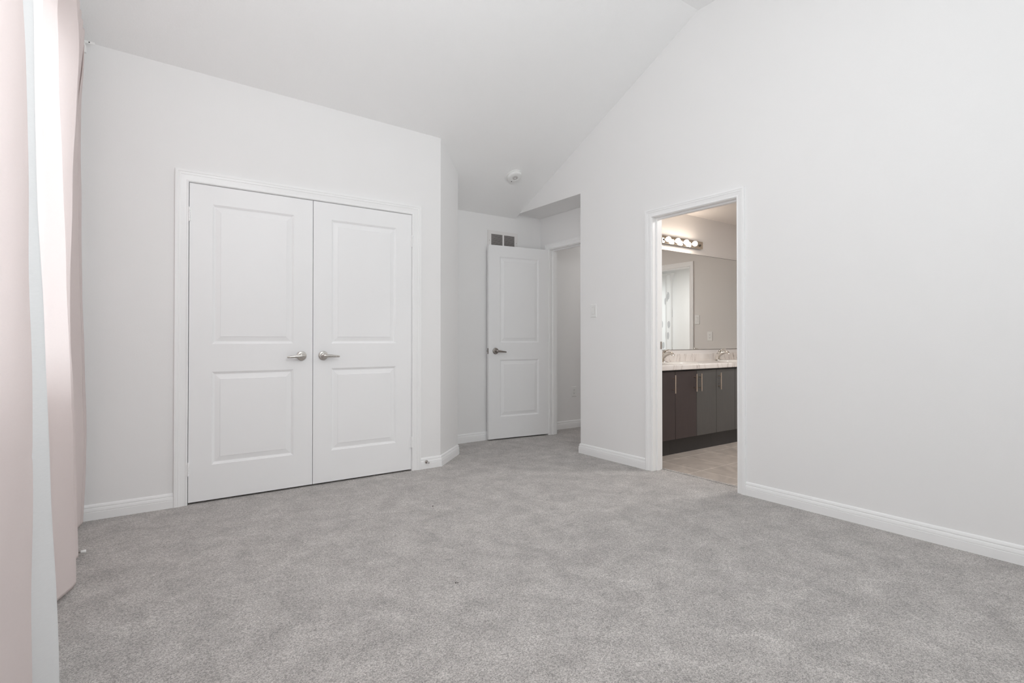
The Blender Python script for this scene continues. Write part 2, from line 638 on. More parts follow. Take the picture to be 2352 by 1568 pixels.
struct('wall_corner', bm, M_wall, 'angled white wall stub between closet wall and alcove', 'wall')
bm = NB()
slab(bm, [rect(XL, XE, 0, zc(YA) + 0.1)], on_y(YA), 0, 0.12)
struct('wall_alcove', bm, M_wall, 'white alcove wall behind the open entry door', 'wall')

BY0, BY1, BZ = 2.07, 2.84, 2.050           # bathroom rough opening
bm = NB()
yb = 4.677 - (ZS - 2.386) / 0.48
slab(bm, [[(YF, 0), (BY0, 0), (BY0, BZ), (BY1, BZ), (BY1, 0), (YE, 0), (YE, ZS), (yb, ZS), (YRIDGE, ZRIDGE), (YF, ZRIDGE)]], on_x(XR), 0, XRB - XR)
struct('wall_right', bm, M_wall, 'large white gable wall with the bathroom doorway', 'wall')

EY0, EY1, EZ = 3.77, 4.57, 2.065           # entry rough opening
bm = NB()
slab(bm, [[(YE, 0), (EY0, 0), (EY0, EZ), (EY1, EZ), (EY1, 0), (4.77, 0), (4.77, 2.54), (YE, 2.54)]], on_x(XE), 0, 0.11)
struct('wall_entry', bm, M_wall, 'white recess wall framing the entry doorway', 'wall')
bm = NB()
slab(bm, [rect(XE, 6.3, 0, 2.54)], on_y(4.77), 0, 0.1)
box(bm, 6.2, 6.3, YE, 4.77, 0, 2.42)
struct('wall_hall', bm, M_wall, 'shaded hall wall seen through the entry doorway', 'wall')

bm = NB()
slab(bm, [rect(XRB, 6.2, 0, 2.54)], on_y(3.59), 0, YE - 3.59)
struct('wall_bathroom_back', bm, M_bathwall, 'beige bathroom wall behind the vanity', 'wall')
TY0, TY1 = 1.985, 2.735
bm = NB()
slab(bm, [[(1.30, 0), (TY0 - .02, 0), (TY0 - .02, 2.05), (TY1 + .02, 2.05), (TY1 + .02, 0), (3.59, 0), (3.59, 2.52), (1.30, 2.52)]], on_x(6.07), 0, 0.11)
struct('wall_bathroom_side', bm, M_bathwall, 'beige bathroom wall with a doorway seen in the mirror', 'wall')
bm = NB()
box(bm, XRB, 6.18, 1.18, 1.30, 0, 2.52)
struct('wall_bathroom_front', bm, M_bathwall, 'bathroom wall opposite the vanity', 'wall')
bm = NB()
box(bm, XRB, 6.07, 1.30, 3.59, 2.405, 2.52)
struct('ceiling_bathroom', bm, painted('bath_ceiling', (0.84, 0.80, 0.77), 0.8, 0.2, 120, 0.1), 'flat bathroom ceiling above the vanity light', 'ceiling')
bm = NB()
box(bm, 3.5255, 6.18, 1.18, 3.595, -0.10, 0.0)
struct('floor_bathroom', bm, M_tile, 'beige stone tile floor of the bathroom', 'floor')

# next room, seen only in the mirror
M_next = painted('next_room_paint', (0.86, 0.865, 0.86), 0.6, 0.1, 260, 0.2)
W3 = (-0.45, 0.68, 0.5, 2.1)
bm = NB()
slab(bm, [rect(-0.8, 3.3, 0, 2.36), rect(*W3)], on_x(8.30), 0, 0.12)
box(bm, 6.18, 8.42, -0.92, -0.8, 0, 2.36)
box(bm, 6.18, 8.42, 3.3, 3.42, 0, 2.36)
box(bm, 6.07, 6.18, -0.8, 1.18, 0, 2.36)
struct('wall_next_room', bm, M_next, 'bright white room beyond the bathroom, seen in the mirror', 'wall')
bm = NB()
box(bm, 6.18, 8.42, -0.92, 3.42, 2.36, 2.45)
struct('ceiling_next_room', bm, M_ceil, 'white ceiling of the room beyond the bathroom', 'ceiling')
bm = NB()
box(bm, 6.18, 8.42, -0.92, 3.42, -0.1, 0.0)
struct('floor_next_room', bm, M_tile, 'floor of the room beyond the bathroom', 'floor')

# ------------------------------------------------------------------ windows
def window(name, fmap, W, label, depth=0.07, mull=1):
    """frame ring, mullions, glass in a wall opening; fmap(s,z,t) with t going outwards"""
    a0, a1, b0, b1 = W
    f = 0.045
    bm = NB()
    slab(bm, [rect(a0, a1, b0, b1), rect(a0 + f, a1 - f, b0 + f, b1 - f)], fmap, depth, depth + 0.06)
    for k in range(mull):
        c = a0 + (a1 - a0) * (k + 1) / (mull + 1)
        slab(bm, [rect(c - 0.025, c + 0.025, b0 + f, b1 - f)], fmap, depth + 0.005, depth + 0.055)
    fr = struct(name, bm, M_plastic, label, 'window')
    bm = NB()
    slab(bm, [rect(a0 + f, a1 - f, b0 + f, b1 - f)], fmap, depth + 0.028, depth + 0.032)
    put('window_pane', bm, M_glass, fr)
    bm = NB()
    slab(bm, [rect(a0 - 0.03, a1 + 0.03, b0 - 0.03, b0)], fmap, -0.02, depth)
    put('window_sill', bm, M_trim, fr)
    return fr
window('window_1', on_x(XL, -1), WIN1, 'white framed window glowing behind the far pink curtain')
window('added_near_window', on_x(XL, -1), ADDED_WIN4, 'added nearer window, unseen, backlighting the nearest pink curtain')
window('added_rear_window', on_y(YF, -1), ADDED_WIN2, 'added wide window, unseen behind the viewer, lighting the room', mull=2)
window('window_3', on_x(8.30), W3, 'window behind the leaf-print curtain in the next room', depth=0.04)

# ------------------------------------------------------------------ casings (mitred) and jambs
def casing(bm, fmap, a0, a1, z1, width, z0=0.0, thick=0.018):
    k = width / 0.075
    prof = [(0, 0), (0, .008), (.004, .0105), (.009, .0105), (.012, .0085), (.028, .0095), (.038, .0125), (.042, .0128),
            (.0435, .0155), (.050, .0165), (.0535, .0165), (.0545, .0150), (.058, .0150), (.0595, .0175), (.070, .0180), (.075, .0165), (.075, 0)]
    prof = [(a * k, b * thick / 0.018) for a, b in prof]
    t = bmesh.new()
    rows = []
    for a, b in prof:
        rows.append([t.verts.new(fmap(s, z, -b)) for s, z in ((a0 - a, z0), (a0 - a, z1 + a), (a1 + a, z1 + a), (a1 + a, z0))])
    for r, q in zip(rows[:-1], rows[1:]):
        for i in range(3):
            t.faces.new((r[i], r[i + 1], q[i + 1], q[i]))
    t.faces.new([r[0] for r in rows]); t.faces.new([r[3] for r in rows])
    for i in range(3):
        t.faces.new((rows[0][i], rows[0][i + 1], rows[-1][i + 1], rows[-1][i]))
    bmesh.ops.recalc_face_normals(t, faces=t.faces)
    merge(bm, t)

def jamb(bm, fmap, a0, a1, z1, th, d0, d1, stop=None):
    """three boards lining an opening whose clear size is a0..a1, z1"""
    slab(bm, [[(a0 - th, 0), (a0, 0), (a0, z1), (a1, z1), (a1, 0), (a1 + th, 0), (a1 + th, z1 + th), (a0 - th, z1 + th)]], fmap, d0, d1)
    if stop:
        s0, s1, st = stop
        slab(bm, [[(a0, 0), (a0 + st, 0), (a0 + st, z1 - st), (a1 - st, z1 - st), (a1 - st, 0), (a1, 0), (a1, z1), (a0, z1)]], fmap, s0, s1)

bm = NB()
casing(bm, on_y(YC), 0.277, 1.820, 2.059, 0.074)
jamb(bm, on_y(YC), 0.279, 1.817, 2.057, 0.017, 0.0, 0.10)
struct('trim_1', bm, M_trim, 'white moulded casing around the double closet doors', 'trim', 30)
bm = NB()
casing(bm, on_x(XR), 2.085, 2.825, 2.033, 0.060)
jamb(bm, on_x(XR), 2.09, 2.82, 2.03, 0.0195, 0.0, XRB - XR, (0.045, 0.078, 0.011))
t2 = struct('trim_2', bm, M_trim, 'white moulded casing around the bathroom doorway', 'trim', 30)
bm = NB()
box(bm, 3.463, 3.497, 2.8165, 2.8205, 0.975, 1.035, 0.001, 1)
put('strike_plate', bm, M_nickel, t2)
bm = NB()
casing(bm, on_x(XE), 3.785, 4.555, 2.050, 0.058)
jamb(bm, on_x(XE), 3.79, 4.55, 2.045, 0.0195, 0.0, 0.11, (0.045, 0.080, 0.011))
struct('trim_3', bm, M_trim, 'white moulded casing around the entry doorway', 'trim', 30)
bm = NB()
casing(bm, on_x(6.07), 1.98, 2.74, 2.035, 0.062)
jamb(bm, on_x(6.07), 1.985, 2.735, 2.03, 0.0195, 0.0, 0.11)
struct('trim_4', bm, M_trim, 'white door casing reflected in the bathroom mirror', 'trim', 30)

# ------------------------------------------------------------------ baseboards
BB = [(0, 0), (.0145, 0), (.0145, .045), (.0130, .0465), (.0130, .048), (.0140, .050), (.0135, .058), (.0110, .066), (.0080, .069),
      (.0078, .0705), (.0100, .0725), (.0098, .078), (.0060, .086), (.0020, .089), (0, .090)]
def baseboard(name, path, label):
    """path runs with the room on its right-hand side"""
    P = [Vector(p) for p in path]
    t = bmesh.new()
    rows = []
    for i, p in enumerate(P):
        nrm = []
        if i > 0:
            d = (P[i] - P[i - 1]).normalized(); nrm.append(Vector((d.y, -d.x)))
        if i < len(P) - 1:
            d = (P[i + 1] - P[i]).normalized(); nrm.append(Vector((d.y, -d.x)))
        if len(nrm) == 2:
            m = (nrm[0] + nrm[1]).normalized()
            m = m / m.dot(nrm[0])
        else:
            m = nrm[0]
        rows.append([t.verts.new((p.x + m.x * b, p.y + m.y * b, z)) for b, z in BB])
    n = len(BB)
    for r, q in zip(rows[:-1], rows[1:]):
        for k in range(n):
            t.faces.new((r[k], r[(k + 1) % n], q[(k + 1) % n], q[k]))
    t.faces.new(rows[0]); t.faces.new(rows[-1])
    return struct(name, t, M_trim, label, 'baseboard', 25)
baseboard('baseboard_back', [(XL, YC), (0.2025, YC)], 'white baseboard left of the closet doors')
baseboard('baseboard_corner', [(1.8945, YC), C1, C2, (C2[0], YA - 0.015)], 'white baseboard wrapping the angled wall right of the closet')
baseboard('baseboard_alcove', [(C2[0], YA), (XE, YA)], 'white baseboard behind the open entry door')
baseboard('baseboard_recess', [(3.74, YE), (XR, YE), (XR, 2.886)], 'white baseboard between entry recess and bathroom doorway')
baseboard('baseboard_right', [(XR, 2.0245), (XR, YF)], 'long white baseboard along the right wall')
baseboard('baseboard_left', [(XL, YF), (XL, YC - 0.015)], 'white baseboard behind the curtains')
baseboard('baseboard_hall', [(3.90, 4.77), (6.2, 4.77)], 'white baseboard in the hall under the wall outlet')

# ------------------------------------------------------------------ doors
def door_leaf(w, h, panels, th=0.035):
    """front face at y=0 looking to -y, x 0..w, z 0..h"""
    t = bmesh.new()
    rings = [(0, 0), (.004, .0030), (.0085, .0045), (.0095, .0085), (.014, .0100), (.018, .0100), (.047, .0036), (.0485, .0016)]
    loops = [[(0, 0), (w, 0), (w, h), (0, h)]] + [rect(a0, a1, b0, b1) for a0, a1, b0, b1 in panels]
    for side in (0, 1):
        y0, sg = (0, 1) if side == 0 else (th, -1)
        flat = [p for L in loops for p in L]
        vs = [t.verts.new((x, y0, z)) for x, z in flat]
        for tri in tessellate_polygon([[Vector((x, z, 0)) for x, z in L] for L in loops]):
            t.faces.new([vs[i] for i in tri])
        if side == 0: fv = vs[:4]
        else: bv = vs[:4]
        for pi, (a0, a1, b0, b1) in enumerate(panels):
            prev = vs[4 + 4 * pi:8 + 4 * pi]
            for o, d in rings[1:]:
                cur = [t.verts.new((x, y0 + sg * d, z)) for x, z in rect(a0 + o, a1 - o, b0 + o, b1 - o)]
                for i in range(4):
                    j = (i + 1) % 4
                    t.faces.new((prev[i], prev[j], cur[j], cur[i]))
                prev = cur
            t.faces.new(prev)
    for i in range(4):
        j = (i + 1) % 4
        t.faces.new((fv[i], fv[j], bv[j], bv[i]))
    return t

def lever(parent, c, out, along, mat, droop=-0.006):
    """lever handle: rosette at c on a face whose outward normal is OUT, lever running ALONG"""
    c, out, along = Vector(c), Vector(out).normalized(), Vector(along).normalized()
    up = Vector((0, 0, 1))
    q = out.to_track_quat('Z', 'Y').to_matrix().to_4x4()
    M = Matrix.Translation(c) @ q
    bm = NB()
    lathe(bm, [(0, -0.002), (.0335, -0.002), (.0335, .004), (.0325, .0065), (.029, .0085), (.022, .0095), (.0195, .0098), (.0185, .013), (.0165, .0165), (.0135, .018), (0, .018)], M, 40)
    h = put('door_handle', bm, mat, parent, 50)
    bm = NB()
    tube(bm, [c + out * .015, c + out * .032, c + out * .046], [.0115, .0105, .0105], 20)
    p = [(-.012, .0), (-.006, .0), (.012, .0), (.035, .0), (.06, .0), (.085, .0), (.102, .0), (.106, .0)]
    rad = [.007, .0115, .0118, .0108, .0092, .0078, .0066, .004]
    tube(bm, [c + out * (.050 - .003 * max(0, a) / .1) + along * a + up * (droop * max(0, a) / .1) for a, _ in p], rad, 16, (0.72, 1.0))
    put('lever', bm, mat, h, 50)
    return h

def hinge(parent, x, y, z0, z1, r=0.0065):
    bm = NB()
    n = 5
    L = (z1 - z0) / n
    for k in range(n):
        cyl(bm, (x, y, z0 + k * L + .0006), (x, y, z0 + (k + 1) * L - .0006), r, 16, .0008)
    cyl(bm, (x, y, z0 - .004), (x, y, z1 + .004), r * 0.6, 12)
    lathe(bm, [(0, 0), (.0035, 0), (.0045, .002), (.003, .0045), (0, .005)], Matrix.Translation((x, y, z1 + .003)), 12)
    box(bm, x - .016, x + .016, y + .0045, y + .0068, z0, z1)
    return put('hinge', bm, M_trim, parent, 40)

YD = YC - 0.003
LP = [(.130, .634, .220, .826), (.130, .634, 1.008, 1.918)]
def closet_door(name, x0, x1, label, hx, px, along, hinges):
    w = x1 - x0
    s = 0.130
    pn = [(s, w - s, .226, .828), (s, w - s, 1.010, 1.919)]
    leaf = door_leaf(w, 2.040, pn)
    leaf.transform(Matrix.Translation((x0, YD, 0.013)))
    o = put(name, leaf, M_door, None, 12, (x0, YD, 0.013))
    tag(o, label, 'door', None, 'structure')
    lever(o, (px, YD, 0.935), (0, -1, 0), along, M_nickel)
    for z0, z1 in hinges:
        hinge(o, hx, YD - 0.0065, z0, z1)
    return o
closet_door('door_1', 0.282, 1.0455, 'white two-panel left-hand closet door', 0.2805, 0.969, (-1, 0, 0), [(1.81, 1.89), (.187, .263)])
closet_door('door_2', 1.0495, 1.8135, 'white two-panel right-hand closet door', 1.8155, 1.120, (1, 0, 0), [(1.80, 1.885), (.187, .268)])

# entry door, swung open in front of the alcove wall
pL, pR = Vector((3.002, 4.645, 0.014)), Vector((3.733, 4.556, 0.014))
wE = (pR - pL).length
leaf = door_leaf(wE, 2.028, [(.130, wE - .130, .226, .826), (.130, wE - .130, 1.006, 1.912)])
ang = math.atan2(pR.y - pL.y, pR.x - pL.x)
ME = Matrix.Translation(pL) @ Matrix.Rotation(ang, 4, 'Z')
leaf.transform(ME)
d3 = put('door_3', leaf, M_door, None, 12, pR)
tag(d3, 'white two-panel entry door standing open', 'door', None, 'structure')
lever(d3, ME @ Vector((.078, 0, .918)), ME.to_3x3() @ Vector((0, -1, 0)), ME.to_3x3() @ Vector((1, 0, 0)), M_bronze, -0.010)
bm = NB()
box(bm, -0.0015, 0.0008, .006, .029, .888, .948, 0, 1, ME)
box(bm, -0.011, -0.0012, .010, .025, .911, .926, .002, 2, ME)
put('latch_plate', bm, M_bronze, d3)
for z in (.19, 1.02, 1.83):
    hinge(d3, 3.7415, 4.5475, z, z + .085, 0.006)

# ------------------------------------------------------------------ wall fittings
def plate_switch(name, fmap, s, z, label, cat, group=None, kind='switch', w=0.074, h=0.120):
    """fmap(s,z,t): t negative is out of the wall"""
    bm = NB()
    t = bmesh.new()
    prof = [(0, 0), (0, -.003), (.003, -.006), (.010, -.0068)]
    prev = None
    for o, d in prof:
        cur = [t.verts.new(fmap(a, b, d)) for a, b in rect(s - w / 2 + o, s + w / 2 - o, z - h / 2 + o, z + h / 2 - o)]
        if prev:
            for i in range(4):
                j = (i + 1) % 4
                t.faces.new((prev[i], prev[j], cur[j], cur[i]))
        else:
            t.faces.new(cur)
        prev = cur
    t.faces.new(prev)
    merge(bm, t)
    root = thing(name, label, cat, Vector(fmap(s, z, 0)), group)
    put('wall_plate', bm, M_plastic, root)
    if kind == 'switch':
        bm = NB()
        slab(bm, [rect(s - .017, s + .017, z - .034, z + .034), rect(s - .0155, s + .0155, z - .0325, z + .0325)], fmap, -.0066, -.0072)
        put('switch_surround', bm, M_slat, root)
        bm = NB()
        t = bmesh.new()
        rows = []
        for dz, d in ((-.0325, -.0045), (-.031, -.0075), (0, -.0085), (.031, -.0110), (.0325, -.0075)):
            rows.append([t.verts.new(fmap(s + q, z + dz, d)) for q in (-.0155, .0155)] + [t.verts.new(fmap(s + q, z + dz, -.004)) for q in (.0155, -.0155)])
        for a, b in zip(rows[:-1], rows[1:]):
            for i in range(4):
                j = (i + 1) % 4
                t.faces.new((a[i], a[j], b[j], b[i]))
        t.faces.new(rows[0]); t.faces.new(rows[-1])
        merge(bm, t)
        put('rocker', bm, M_plastic, root)
    else:
        for dz in (-.0195, .0195):
            bm = NB()
            slab(bm, [[(s + .0165 * math.cos(a) * (1 if abs(math.cos(a)) < .9 else .95), z + dz + .0145 * math.sin(a)) for a in [2 * PI * k / 20 for k in range(20)]]], fmap, -.0050, -.0085)
            rc = put('receptacle', bm, M_plastic, root)
            bm = NB()
            for q, hh in ((-.006, .0045), (.006, .0038)):
                slab(bm, [rect(s + q - .0011, s + q + .0011, z + dz + .002 - hh, z + dz + .002 + hh)], fmap, -.0083, -.0088)
            slab(bm, [[(s + .0022 * math.cos(a), z + dz - .0085 + .0022 * math.sin(a)) for a in [2 * PI * k / 10 for k in range(10)]]], fmap, -.0083, -.0088)
            put('socket_slot', bm, M_black, rc)
    return root
plate_switch('light_switch', on_x(XR), 3.490, 1.312, 'white rocker light switch on the wall left of the bathroom doorway', 'light switch')
plate_switch('electrical_outlet', on_y(4.77), 4.295, 0.430, 'white duplex outlet low on the hall wall', 'outlet', None, 'outlet', 0.076, 0.120)
plate_switch('light_switch', on_x(6.07), 2.855, 1.315, 'white light switch reflected in the mirror beside a door casing', 'light switch')
plate_switch('electrical_outlet', on_x(6.07), 3.045, 1.095, 'white outlet reflected low in the bathroom mirror', 'outlet', None, 'outlet')

# return air vent above the entry door
v = thing('air_vent', 'white two-section return air vent high on the alcove wall', 'vent', (3.225, YA, 2.105))
vx0, vx1, vz0, vz1 = 3.028, 3.412, 2.004, 2.205
ops = [(3.070, 3.213, 2.036, 2.172), (3.234, 3.372, 2.036, 2.172)]
bm = NB()
slab(bm, [rect(vx0, vx1, vz0, vz1)] + [rect(*o) for o in ops], on_y(YA), -.009, -.0015)
slab(bm, [rect(vx0 - .004, vx1 + .004, vz0 - .004, vz1 + .004), rect(vx0 + .01, vx1 - .01, vz0 + .01, vz1 - .01)], on_y(YA), -.004, 0)
put('frame', bm, M_vent, v)
for a0, a1, b0, b1 in ops:
    bm = NB()
    box(bm, a0 - .004, a1 + .004, YA - .0012, YA, b0 - .004, b1 + .004)
    put('duct_opening', bm, M_dark, v)
    bm = NB()
    n = 13
    for k in range(n):
        z = b0 + (k + .5) * (b1 - b0) / n
        box(bm, a0, a1, -.0045, .0045, -.0006, .0006, 0, 1, Matrix.Translation((0, YA - .0062, z)) @ Matrix.Rotation(math.radians(-38), 4, 'X'))
    put('louver', bm, M_slat, v)
for sx in (3.046, 3.394):
    bm = NB()
    cyl(bm, (sx, YA - .0085, 2.10), (sx, YA - .011, 2.10), .004, 12)
    put('screw', bm, M_slat, v)

# smoke detector on the sloping ceiling
sx, sy = 2.976, 4.155
sz = zc(sy)
nrm = Vector((0, -0.48, -1)).normalized()
q = nrm.to_track_quat('Z', 'Y').to_matrix().to_4x4()
MS = Matrix.Translation((sx, sy, sz)) @ q
sd = thing('smoke_detector', 'round white smoke detector on the sloping ceiling above the entry door', 'smoke detector', (sx, sy, sz))
bm = NB()
lathe(bm, [(0, -.001), (.076, -.001), (.078, .003), (.078, .008), (.074, .010), (.0, .010)], MS, 48)
put('mounting_base', bm, M_plastic, sd, 30)
bm = NB()
lathe(bm, [(0, .010), (.071, .010), (.073, .014), (.072, .026), (.066, .034), (.054, .039), (.036, .0405), (.030, .0395), (.028, .037), (0, .037)], MS, 48)
put('housing', bm, M_plastic, sd, 30)
bm = NB()
for k in range(10):
    a = 2 * PI * k / 10
    t = bmesh.new()
    box(bm, .008, .027, -.0028, .0028, .0365, .0385, 0, 1, MS @ Matrix.Rotation(a, 4, 'Z'))
put('grille', bm, M_slat, sd)
bm = NB()
cyl(bm, MS @ Vector((0, 0, .036)), MS @ Vector((0, 0, .041)), .010, 20, .001)
put('test_button', bm, M_plastic, sd)
bm = NB()
# indicator slot near the lower rim
dn = (MS.inverted().to_3x3() @ Vector((-0.25, 1, -0.4))).normalized()
th = math.atan2(dn.y, dn.x)
box(bm, .046, .056, -.004, .004, .0375, .0415, .001, 1, MS @ Matrix.Rotation(th, 4, 'Z'))
put('indicator', bm, M_dark, sd)

# door stops on the baseboards
ds = thing('door_stop', 'small metal door stop on the baseboard right of the closet doors', 'door stop', (1.944, YC - .0135, .056))
bm = NB()
MD = Matrix.Translation((1.944, YC - .0125, .056)) @ Vector((0, -1, 0)).to_track_quat('Z', 'Y').to_matrix().to_4x4()
lathe(bm, [(0, 0), (.013, 0), (.013, .003), (.010, .006), (.006, .008), (0, .008)], MD, 24)
put('base', bm, M_bronze, ds, 40)
bm = NB()
lathe(bm, [(0, .007), (.0045, .007), (.0045, .034), (0, .034)], MD, 16)
put('rod', bm, M_chrome, ds, 40)
bm = NB()
lathe(bm, [(0, .033), (.008, .033), (.0085, .036), (.0085, .044), (.006, .046), (0, .046)], MD, 20)
put('bumper', bm, painted('grey_rubber', (.55, .53, .52), .7, 0, 100, .2), ds, 40)

ds = thing('door_stop', 'white-tipped door stop poking out from under the far pink curtain', 'door stop', (XL + .014, 3.312, .024))
MD = Matrix.Translation((XL + .013, 3.312, .024)) @ Vector((1, 0, 0)).to_track_quat('Z', 'Y').to_matrix().to_4x4()
bm = NB()
lathe(bm, [(0, 0), (.012, 0), (.012, .004), (.008, .007), (0, .007)], MD, 24)
put('base', bm, M_bronze, ds, 40)
bm = NB()
lathe(bm, [(0, .006), (.0045, .006), (.0045, .142), (0, .142)], MD, 16)
put('rod', bm, M_bronze, ds, 40)
bm = NB()
lathe(bm, [(0, .139), (.006, .139), (.0075, .141), (.0075, .158), (.006, .160), (0, .160)], MD, 20)
put('bumper', bm, M_plastic, ds, 40)

# ------------------------------------------------------------------ curtains
def interp(tab, z):
    tab = sorted(tab)
    if z <= tab[0][0]: return tab[0][1]
    for (a, x), (b, y) in zip(tab[:-1], tab[1:]):
        if z <= b:
            u = (z - a) / (b - a)
            return x + (y - x) * u
    return tab[-1][1]

def smooth_tab(tab, lo, hi, n=60, r=3):
    zs = [lo + (hi - lo) * k / n for k in range(n + 1)]
    xs = [interp(tab, z) for z in zs]
    for _ in range(2):
        xs = [sum(xs[max(0, i - r):i + r + 1]) / len(xs[max(0, i - r):i + r + 1]) for i in range(len(xs))]
    return list(zip(zs, xs))

def catmull(p0, p1, p2, p3, u):
    return 0.5 * ((2 * p1) + (-p0 + p2) * u + (2 * p0 - 5 * p1 + 4 * p2 - p3) * u * u + (-p0 + 3 * p1 - 3 * p2 + p3) * u ** 3)

def curtain(cols, z_lo, z_hi, x_rod, sub=7, nz=220, ruffle=0.010, freq=34.0, wrinkle=0.0012, seed=1, gather=0.35, lift=None, crease=0.0):
    """cols: list of (y, xfunc(z)); returns a sheet hanging between z_lo and z_hi"""
    rnd = random.Random(seed)
    ph = [rnd.uniform(0, 6.28) for _ in range(12)]
    t = bmesh.new()
    grid = []
    n = len(cols)
    for iz in range(nz + 1):
        fz = iz / nz
        z = z_lo + (z_hi - z_lo) * fz
        w = max(0.0, min(1.0, (z - (z_hi - gather)) / gather))
        w = w * w * (3 - 2 * w)
        X = [c[1](z) for c in cols]
        Y = [c[0] for c in cols]
        row = []
        for i in range(n - 1):
            for k in range(sub if i < n - 2 else sub + 1):
                u = k / sub
                a, b, c, d = max(i - 1, 0), i, i + 1, min(i + 2, n - 1)
                x = catmull(X[a], X[b], X[c], X[d], u)
                y = Y[b] + (Y[c] - Y[b]) * u
                xr = x_rod + ruffle * math.sin(freq * y + ph[0] + 0.8 * math.sin(7 * y))
                x = x * (1 - w) + xr * w
                x += wrinkle * (math.sin(7 * z + 19 * y + ph[1]) + 0.6 * math.sin(15 * z - 27 * y + ph[2]) + 0.5 * math.sin(4 * z + 43 * y + ph[3])) * (1 - w)
                if crease:
                    x -= crease * math.exp(-abs(z - 0.745 - .02 * math.sin(5 * y)) / .012)
                zz = z if lift is None else z + lift(y) * (1 - fz) ** 6
                row.append(t.verts.new((x, y, zz)))
        grid.append(row)
    for r, q in zip(grid[:-1], grid[1:]):
        for k in range(len(r) - 1):
            t.faces.new((r[k], r[k + 1], q[k + 1], q[k]))
    return t

def hem_strip(cols_fn):
    pass

X_ROD1, X_ROD2, Z_ROD = -0.258, -0.315, 2.760
c1 = smooth_tab([(2.48, -.277), (2.2, -.267), (1.93, -.259), (1.69, -.252), (1.47, -.242), (1.23, -.235), (.99, -.228), (.77, -.218), (.55, -.211), (.33, -.205), (.11, -.199), (.03, -.195)], 0, 2.8)
c2 = smooth_tab([(2.8, -.225), (2.44, -.225), (2.21, -.228), (2.08, -.235), (2.0, -.242), (1.85, -.246), (1.51, -.248), (1.26, -.251), (1.15, -.252), (1.03, -.248), (.95, -.243), (.76, -.235), (.49, -.226), (.17, -.217), (.01, -.210)], 0, 2.8)
c3 = smooth_tab([(2.8, -.250), (2.23, -.258), (1.98, -.257), (1.44, -.248), (1.12, -.239), (1.0, -.236), (.88, -.236), (.73, -.227), (.53, -.22), (.26, -.224), (.09, -.234), (.03, -.25)], 0, 2.8)
pn = smooth_tab([(2.8, -.255), (1.93, -.245), (1.82, -.237), (1.71, -.232), (1.48, -.228), (1.34, -.227), (1.16, -.225), (1.03, -.221), (.8, -.217), (.35, -.214), (0, -.213)], 0, 2.8)
sh = smooth_tab([(2.8, -.27), (2.02, -.24), (1.87, -.237), (1.65, -.233), (1.5, -.231), (1.4, -.226), (1.31, -.221), (1.17, -.215), (1.07, -.212), (.9, -.204), (.77, -.2), (.67, -.195), (.5, -.188), (.35, -.182), (.17, -.174), (0, -.167)], 0, 2.8)
def T(tab, off=0.0):
    return lambda z: interp(tab, z) + off
def K(x, dx=0.0):
    return lambda z: x + dx * (1 - z / 2.7)
far_cols = [(2.42, K(-.296)), (2.52, K(-.30, .015)), (2.64, K(-.292, .02)), (2.74, T(c1, -.050)), (2.82, T(c1, -.024)), (2.89, T(c1, -.004)), (2.93, T(c1, 0)), (2.965, T(c1, -.018)),
            (3.02, K(-.297)), (3.10, K(-.30)), (3.17, T(c2, -.035)), (3.23, T(c2, -.008)), (3.265, T(c2, 0)), (3.30, T(c2, -.016)), (3.37, K(-.29)), (3.46, K(-.295)), (3.56, T(c3, -.045)),
            (3.66, T(c3, -.03)), (3.76, T(c3, -.012)), (3.85, T(c3, 0))]
def curtain_obj(name, sheet, mat, label, loc):
    o = put(name, sheet, mat, None, True, loc)
    return tag(o, label, 'curtain')
t = curtain(far_cols, 0.020, 2.775, X_ROD1 + .016, seed=3, ruffle=.006, freq=58, crease=.0022, lift=lambda y: .030 * math.exp(-((y - 3.335) / .04) ** 2))
fc = curtain_obj('curtain', t, M_pink, 'pale pink curtain farthest from the viewer, hanging next to the closet wall', (-.25, 3.85, 0))
m = fc.modifiers.new('cloth', 'SOLIDIFY'); m.thickness = 0.0012
# stitched side hem of the far panel
hm = curtain([(3.80, T(c3, -.0045)), (3.83, T(c3, -.0005)), (3.856, T(c3, .002))], 0.021, 2.70, X_ROD1 + .017, sub=3, seed=3, ruffle=.006, freq=58)
h = put('side_hem', hm, M_pink, fc, True)
m = h.modifiers.new('cloth', 'SOLIDIFY'); m.thickness = 0.002

near_cols = [(0.75, K(-.255)), (0.9, K(-.225)), (1.05, K(-.265)), (1.2, K(-.232)), (1.35, K(-.262)), (1.50, T(pn, -.028)), (1.62, T(pn, -.018)), (1.74, T(pn, -.010)), (1.82, T(pn, -.002)), (1.855, T(pn, 0)), (1.88, T(pn, -.016)), (1.90, T(pn, -.045))]
t = curtain(near_cols, 0.020, 2.775, X_ROD1 + .017, seed=5, ruffle=.006, freq=50, crease=.0022)
nc = curtain_obj('curtain', t, M_pink, 'pale pink curtain nearest the viewer, cut off by the left picture edge', (-.25, 1.85, 0))
m = nc.modifiers.new('cloth', 'SOLIDIFY'); m.thickness = 0.0012

